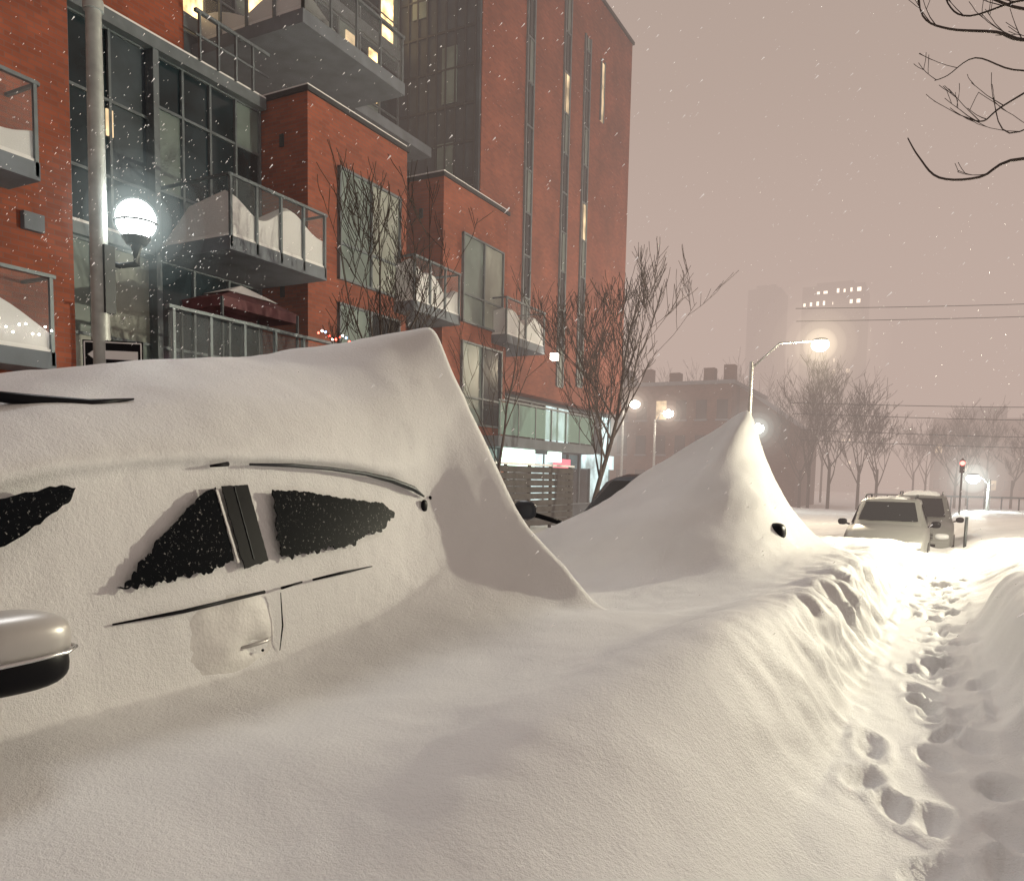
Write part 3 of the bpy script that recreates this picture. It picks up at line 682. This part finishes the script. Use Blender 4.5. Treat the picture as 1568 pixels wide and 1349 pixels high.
# ---------------------------------------------------------------- trees (bare)
def grow(m,p,d,L,r,depth,rnd,mat,up=.12,n=5,kids=(3,5),nseg=5,minr=.004):
    pts=[Vector(p)]; rad=[r]; q=Vector(p); dd=Vector(d).normalized()
    for i in range(nseg):
        dd=(dd+Vector((rnd.uniform(-1,1),rnd.uniform(-1,1),rnd.uniform(-.6,.9)))*.13+Vector((0,0,up*.35))).normalized()
        q=q+dd*L/nseg; pts.append(q.copy()); rad.append(max(minr,r*(1-.75*(i+1)/nseg)))
    m.tube(pts,rad,mat,n if r>.02 else 3,cap=False)
    if depth<=0: return
    k=rnd.randint(*kids)
    for c in range(k):
        t=rnd.uniform(.25,.98); idx=min(int(t*nseg),nseg-1); f=t*nseg-idx
        bp=pts[idx].lerp(pts[idx+1],f)
        ax=Vector((rnd.uniform(-1,1),rnd.uniform(-1,1),rnd.uniform(-.2,.5))).normalized()
        nd=(dd*.8+ax*.65).normalized()
        grow(m,bp,nd,L*rnd.uniform(.42,.68),max(minr,rad[idx]*.6),depth-1,rnd,mat,up,n,kids,nseg,minr)
def tree(name,base,h,seed,r=.09,depth=4,kids=(3,5),trunk=.45,lean=(0,0),minr=.005,nb=5,spread=.5):
    rnd=random.Random(seed); m=MB(); b=Vector(base)
    pts=[]; N=6; rr=[]
    for i in range(N+1):
        t=i/N; pts.append(b+Vector((lean[0]*t+.06*math.sin(t*5+seed),lean[1]*t+.05*math.sin(t*4),h*trunk*t))); rr.append(r*(1-.45*t))
    m.tube(pts,rr,BARK,8)
    for c in range(nb):
        an=c*2*math.pi/nb+rnd.uniform(-.4,.4)
        grow(m,pts[-1-(c%4)],(math.cos(an)*spread,math.sin(an)*spread,1),h*(1-trunk)*rnd.uniform(.5,.75),r*.36,depth-1,rnd,BARK,.25,6,kids,5,minr)
    grow(m,pts[-1],(lean[0]*.1,0,1),h*(1-trunk)*.8,r*.5,depth-1,rnd,BARK,.3,6,kids,5,minr)
    return m.build(name,None,True)
tree('bare_tree',(-8.2,19.6,-.1),7.7,3,.085,4,(4,5),.40,(.5,.5),.007,8,.72)
tree('bare_tree',(-9.0,11.6,.1),6.6,11,.06,4,(3,5),.45,(.1,.2),.006,6,.65)
tree('bare_tree',(-9.1,16.2,.1),5.8,21,.05,3,(3,4),.42,(.1,.2),.005,4,.5)
rnd=random.Random(5); m=MB()
m.tube([(2.9,7.9,0),(2.85,7.9,2.2),(2.7,7.8,4.2),(2.6,7.7,6.5)],[.17,.15,.12,.07],BARK,10)
def br(pts,r0,r1,twigs=2,sd=1,dx=-.22):
    rn=random.Random(sd); N=len(pts)
    P0=[Vector(p)+Vector((dx*min(1,max(0,(2.7-p[0])/2.2)),0,0)) for p in pts]; out=[]
    for i in range(N-1):
        a=P0[max(i-1,0)];b=P0[i];c=P0[i+1];d=P0[min(i+2,N-1)]
        for k in range(5):
            t=k/5; out.append(.5*((2*b)+(c-a)*t+(2*a-5*b+4*c-d)*t*t+(3*b-a-3*c+d)*t**3))
    out.append(P0[-1]); n=len(out)
    m.tube(out,[r0+(r1-r0)*(i/(n-1))**.6 for i in range(n)],BARK,6)
    for q in range(twigs):
        i=rn.randint(n//3,n-2); dr=(out[i+1]-out[i]).normalized()
        nd=(dr+Vector((rn.uniform(-.6,.3),rn.uniform(-.3,.3),rn.uniform(.2,.9)))).normalized()
        grow(m,out[i],nd,rn.uniform(.18,.42),r1*1.1,1,rn,BARK,.2,4,(1,3),4,.0025)
br([(2.8,7.9,3.3),(1.5,7.5,3.75),(.56,7.1,3.84),(.27,6.94,3.70),(.01,6.8,3.69),(-.13,6.75,3.84),(-.21,6.7,3.97)],.020,.004,1,1,-.16)
br([(2.75,7.8,4.6),(1.4,7.4,4.75),(.56,7.1,4.66),(.30,6.95,4.70),(.0,6.8,4.72),(-.17,6.7,4.80),(-.22,6.66,5.05)],.022,.004,8,2,-.15)
br([(1.4,7.4,4.75),(.8,7.2,4.45),(.45,7.0,4.20),(.33,6.96,4.10),(.22,6.9,4.12)],.013,.004,5,3)
br([(2.7,7.8,5.0),(1.5,7.4,5.0),(.7,7.1,4.85),(.35,7.0,4.95),(.12,6.9,5.15),(-.08,6.8,5.4)],.020,.005,9,4)
br([(.8,7.2,4.45),(.5,7.1,4.48),(.25,6.95,4.55),(.08,6.85,4.42),(.0,6.8,4.38)],.008,.003,2,6)
br([(2.0,7.6,5.2),(1.0,7.2,5.2),(.55,7.05,5.2),(.3,7.0,5.4)],.014,.004,6,8)
br([(1.5,7.5,3.95),(.9,7.2,4.15),(.5,7.0,4.0),(.38,6.95,4.25)],.011,.003,3,9)
br([(1.4,7.4,4.75),(.9,7.3,4.9),(.55,7.1,4.95),(.2,6.95,4.85),(.05,6.9,4.95),(-.02,6.85,5.2)],.013,.004,7,12)
m.build('overhanging_tree',None,True)

# ---------------------------------------------------------------- distance
D=empty('brick_row_building'); m=MB(); g=MB()
m.box(-32,-15.8,68,82,-1,9.6,BRICK_FAR); m.box(-32.2,-15.6,67.8,82.2,9.6,9.9,CONC)
for (a,h) in ((-24,1.3),(-21.5,.9),(-18.5,1.2),(-16.8,1.4)): m.box(a,a+.9,69,70,9.9,9.9+h,BRICK_FAR)
m.poly([(-28,68.5,9.9),(-24,68.5,9.9),(-24.6,68.5,11.0),(-26,68.5,11.6),(-27.4,68.5,11.0)],CONC)
m.box(-15.6,-10.8,70,82,-1,6.2,BRICK_FAR)
m.poly([(-15.6,70.0,9.5),(-15.6,82,9.5),(-10.6,82,6.0),(-10.6,70,6.0)],CONC); m.poly([(-15.6,69.95,9.5),(-10.6,69.95,6.0),(-15.6,69.95,6.0)],BRICK_FAR)
for i in range(9):
    for j in range(3):
        x=-31+i*1.75; z=.8+j*2.95
        g.box(x,x+.9,67.93,68.02,z,z+1.6,LITD if (i*3+j)%13==4 else GLASS)
        m.box(x-.1,x+1.0,67.85,67.99,z-.15,z,CONC)
m.build('walls',D); g.build('windows',D)
LW=emit('far_window',(1,.78,.55),3.2); LWB=emit('far_crown_light',(1,.85,.65),11)
def tower(name,x,y,w,d,h,seed,crown=True):
    e=empty(name); m=MB(); g=MB(); rn=random.Random(seed)
    m.box(x-w/2,x+w/2,y,y+d,-1,h,CONC); m.box(x-w*.3,x+w*.3,y+d*.2,y+d*.8,h,h+1.5,CONC)
    m.box(x-w/2+w*.42,x-w/2+w*.5,y-.5,y,-1,h,CONC)
    nfl=int(h/3); nw=int(w/1.7)
    for f in range(nfl):
        for k in range(nw):
            xa=x-w/2+.4+k*(w-.6)/nw
            topf=(f>=nfl-2)
            lit=rn.random()<((.5 if crown else .05) if topf else .09)
            ww=rn.uniform(.4,1.0)
            if lit or rn.random()<.4: g.box(xa,xa+ww,y-.06,y-.01,f*3+.9,f*3+rn.uniform(1.5,2.1),(LWB if topf else LW) if lit else GLASS)
    m.build('walls',e); g.build('windows',e)
tower('high_rise_tower',-28.5,232,15.5,16,54,2)
tower('high_rise_tower',-47.5,238,9,12,56,5,False)
tower('high_rise_tower',-51,262,7,12,50,8,False)
e=empty('apartment_block'); m=MB(); g=MB()
m.box(-2,20,158,175,-1,13,BRICK_FAR); m.box(20,75,150,170,-1,11,BRICK_FAR); m.box(2,9,160,170,13,15,CONC)
for i in range(26):
    for j in range(3):
        rn=(i*7+j*5)%9
        if i<9: g.box(-1.4+i*2.1,-.4+i*2.1,157.92,158.02,1+j*3.1,2.6+j*3.1,LITD if rn==1 else GLASS)
        else: g.box(2.5+i*2.1,3.6+i*2.1,149.92,150.02,.6+j*2.9,2.1+j*2.9,LITD if rn==1 else GLASS)
m.build('walls',e); g.build('windows',e)
m=MB(); rnd=random.Random(33)
spots=[(-8.6,62,9.0),(-7,60,8.6),(-5.6,66,8.5),(-4.6,70,8),(-9.8,66,7.5)]
for i in range(18): spots.append((-3+i*1.7+rnd.uniform(-.8,.8),rnd.uniform(76,115),rnd.uniform(5.5,9)))
for i in range(7): spots.append((-30+i*3.1,88+rnd.uniform(0,6),13.4))
for (x,y,h) in spots:
    b=Vector((x,y,-.5)); m.tube([b,b+Vector((0,0,h*.4))],[.13,.1],BARKF,5,cap=False)
    for c in range(5):
        an=rnd.uniform(0,6.28)
        grow(m,b+Vector((0,0,h*rnd.uniform(.2,.4))),(math.cos(an)*.6,math.sin(an)*.6,1),h*.5,.06,3,rnd,BARKF,.2,3,(3,5),4,.016)
m.build('distant_trees')
m=MB()
for i in range(40): m.box(-4+i*.9,-3.92+i*.9,57,57.08,-.5,.9,GREYD)
m.box(-4,32,56.98,57.1,.8,.9,GREYD)
m.build('railing_fence')
m=MB(); m.tube([(.55,21.6,-.3),(.55,21.6,.75)],.035,GREYD,8); m.build('bollard',None,True)
e=empty('traffic_light'); m=MB(); m.tube([(.9,50,-.5),(.9,50,3.0)],.05,GREYD,8); m.box(.78,1.02,49.8,49.95,2.2,2.9,BLACK)
m.build('pole_and_head',e); m=MB(); m.ellipsoid((.9,49.75,2.72),(.12,.05,.12),emit('red_signal',(1,.06,.05),20),12,8); m.build('red_lens',e)
m=MB()
for (za,zb,ya) in ((10.8,11.3,46),(10.2,10.9,46.4),(5.8,6.1,46),(5.3,5.4,47),(4.6,4.7,50),(4.0,4.2,50)):
    pts=[(-7.5+t*34,ya+t*6,za+(zb-za)*t-.5*math.sin(math.pi*t)) for t in [i/14 for i in range(15)]]
    m.tube(pts,.018,GREYD,4)
m.build('power_lines')
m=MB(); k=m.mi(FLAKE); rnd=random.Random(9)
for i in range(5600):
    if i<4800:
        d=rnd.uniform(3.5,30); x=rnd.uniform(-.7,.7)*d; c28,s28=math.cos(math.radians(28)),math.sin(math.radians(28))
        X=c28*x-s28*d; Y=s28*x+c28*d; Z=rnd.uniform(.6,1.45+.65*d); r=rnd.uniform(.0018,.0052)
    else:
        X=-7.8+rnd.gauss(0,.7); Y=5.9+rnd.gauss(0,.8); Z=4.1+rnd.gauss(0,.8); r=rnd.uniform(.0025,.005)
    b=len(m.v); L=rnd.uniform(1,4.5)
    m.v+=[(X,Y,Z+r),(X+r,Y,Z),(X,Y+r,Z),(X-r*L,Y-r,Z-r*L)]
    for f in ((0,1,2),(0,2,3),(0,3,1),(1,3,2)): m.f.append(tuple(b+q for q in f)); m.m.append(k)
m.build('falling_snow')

# ---------------------------------------------------------------- haze volume, self-emitting
m_,n,l=newmat('glowing_snow_haze'); n.remove(n['Principled BSDF'])
SIG=.0100
ab=n.new('ShaderNodeVolumeAbsorption'); ab.inputs['Color'].default_value=(0,0,0,1); ab.inputs['Density'].default_value=SIG
em=n.new('ShaderNodeEmission'); em.inputs[0].default_value=(.535,.415,.36,1); em.inputs[1].default_value=SIG  # emission stands in for city light scattered by the haze
ad=n.new('ShaderNodeAddShader'); l.new(ab.outputs[0],ad.inputs[0]); l.new(em.outputs[0],ad.inputs[1])
l.new(ad.outputs[0],n['Material Output'].inputs['Volume'])
mb=MB(); mb.box(-320,320,11,420,-3,60,m_); mb.build('glowing_snow_haze')

# ---------------------------------------------------------------- world, light
w_=bpy.data.worlds.new('World'); scene.world=w_; w_.use_nodes=True
n=w_.node_tree.nodes; l=w_.node_tree.links; bg=n['Background']
tc=n.new('ShaderNodeTexCoord'); sp=n.new('ShaderNodeSeparateXYZ'); l.new(tc.outputs['Generated'],sp.inputs[0])
cr=n.new('ShaderNodeValToRGB'); cr.color_ramp.elements[0].position=0; cr.color_ramp.elements[0].color=(.53,.41,.36,1)
cr.color_ramp.elements[1].position=.9; cr.color_ramp.elements[1].color=(.29,.245,.215,1)
e1=cr.color_ramp.elements.new(.4); e1.color=(.34,.27,.22,1)
l.new(sp.outputs[2],cr.inputs[0]); l.new(cr.outputs[0],bg.inputs[0]); bg.inputs[1].default_value=1.0
key_light=bpy.data.lights.new('key_light','SUN'); key_light.energy=1.25; key_light.angle=math.radians(12); key_light.color=(.98,.985,.97)  # directional key light added at night in place of street lamp light
so=bpy.data.objects.new('key_light',key_light); COL.objects.link(so)
dirv=Vector((.5,-.46,-.80)).normalized()
so.rotation_euler=dirv.to_track_quat('-Z','Y').to_euler()

# ---------------------------------------------------------------- camera
cam=bpy.data.cameras.new('camera'); co=bpy.data.objects.new('camera',cam); COL.objects.link(co)
cam.lens=28.24; cam.sensor_width=36; cam.shift_y=.105; cam.clip_end=2000; cam.clip_start=.05
R=Matrix.Rotation(math.radians(28),4,'Z')@Matrix.Rotation(math.radians(85),4,'X')@Matrix.Rotation(math.radians(1.16),4,'Z')
co.matrix_world=Matrix.Translation((0,0,1.45))@R
scene.camera=co
scene.view_settings.view_transform='Standard'; scene.view_settings.look='None'; scene.view_settings.exposure=0
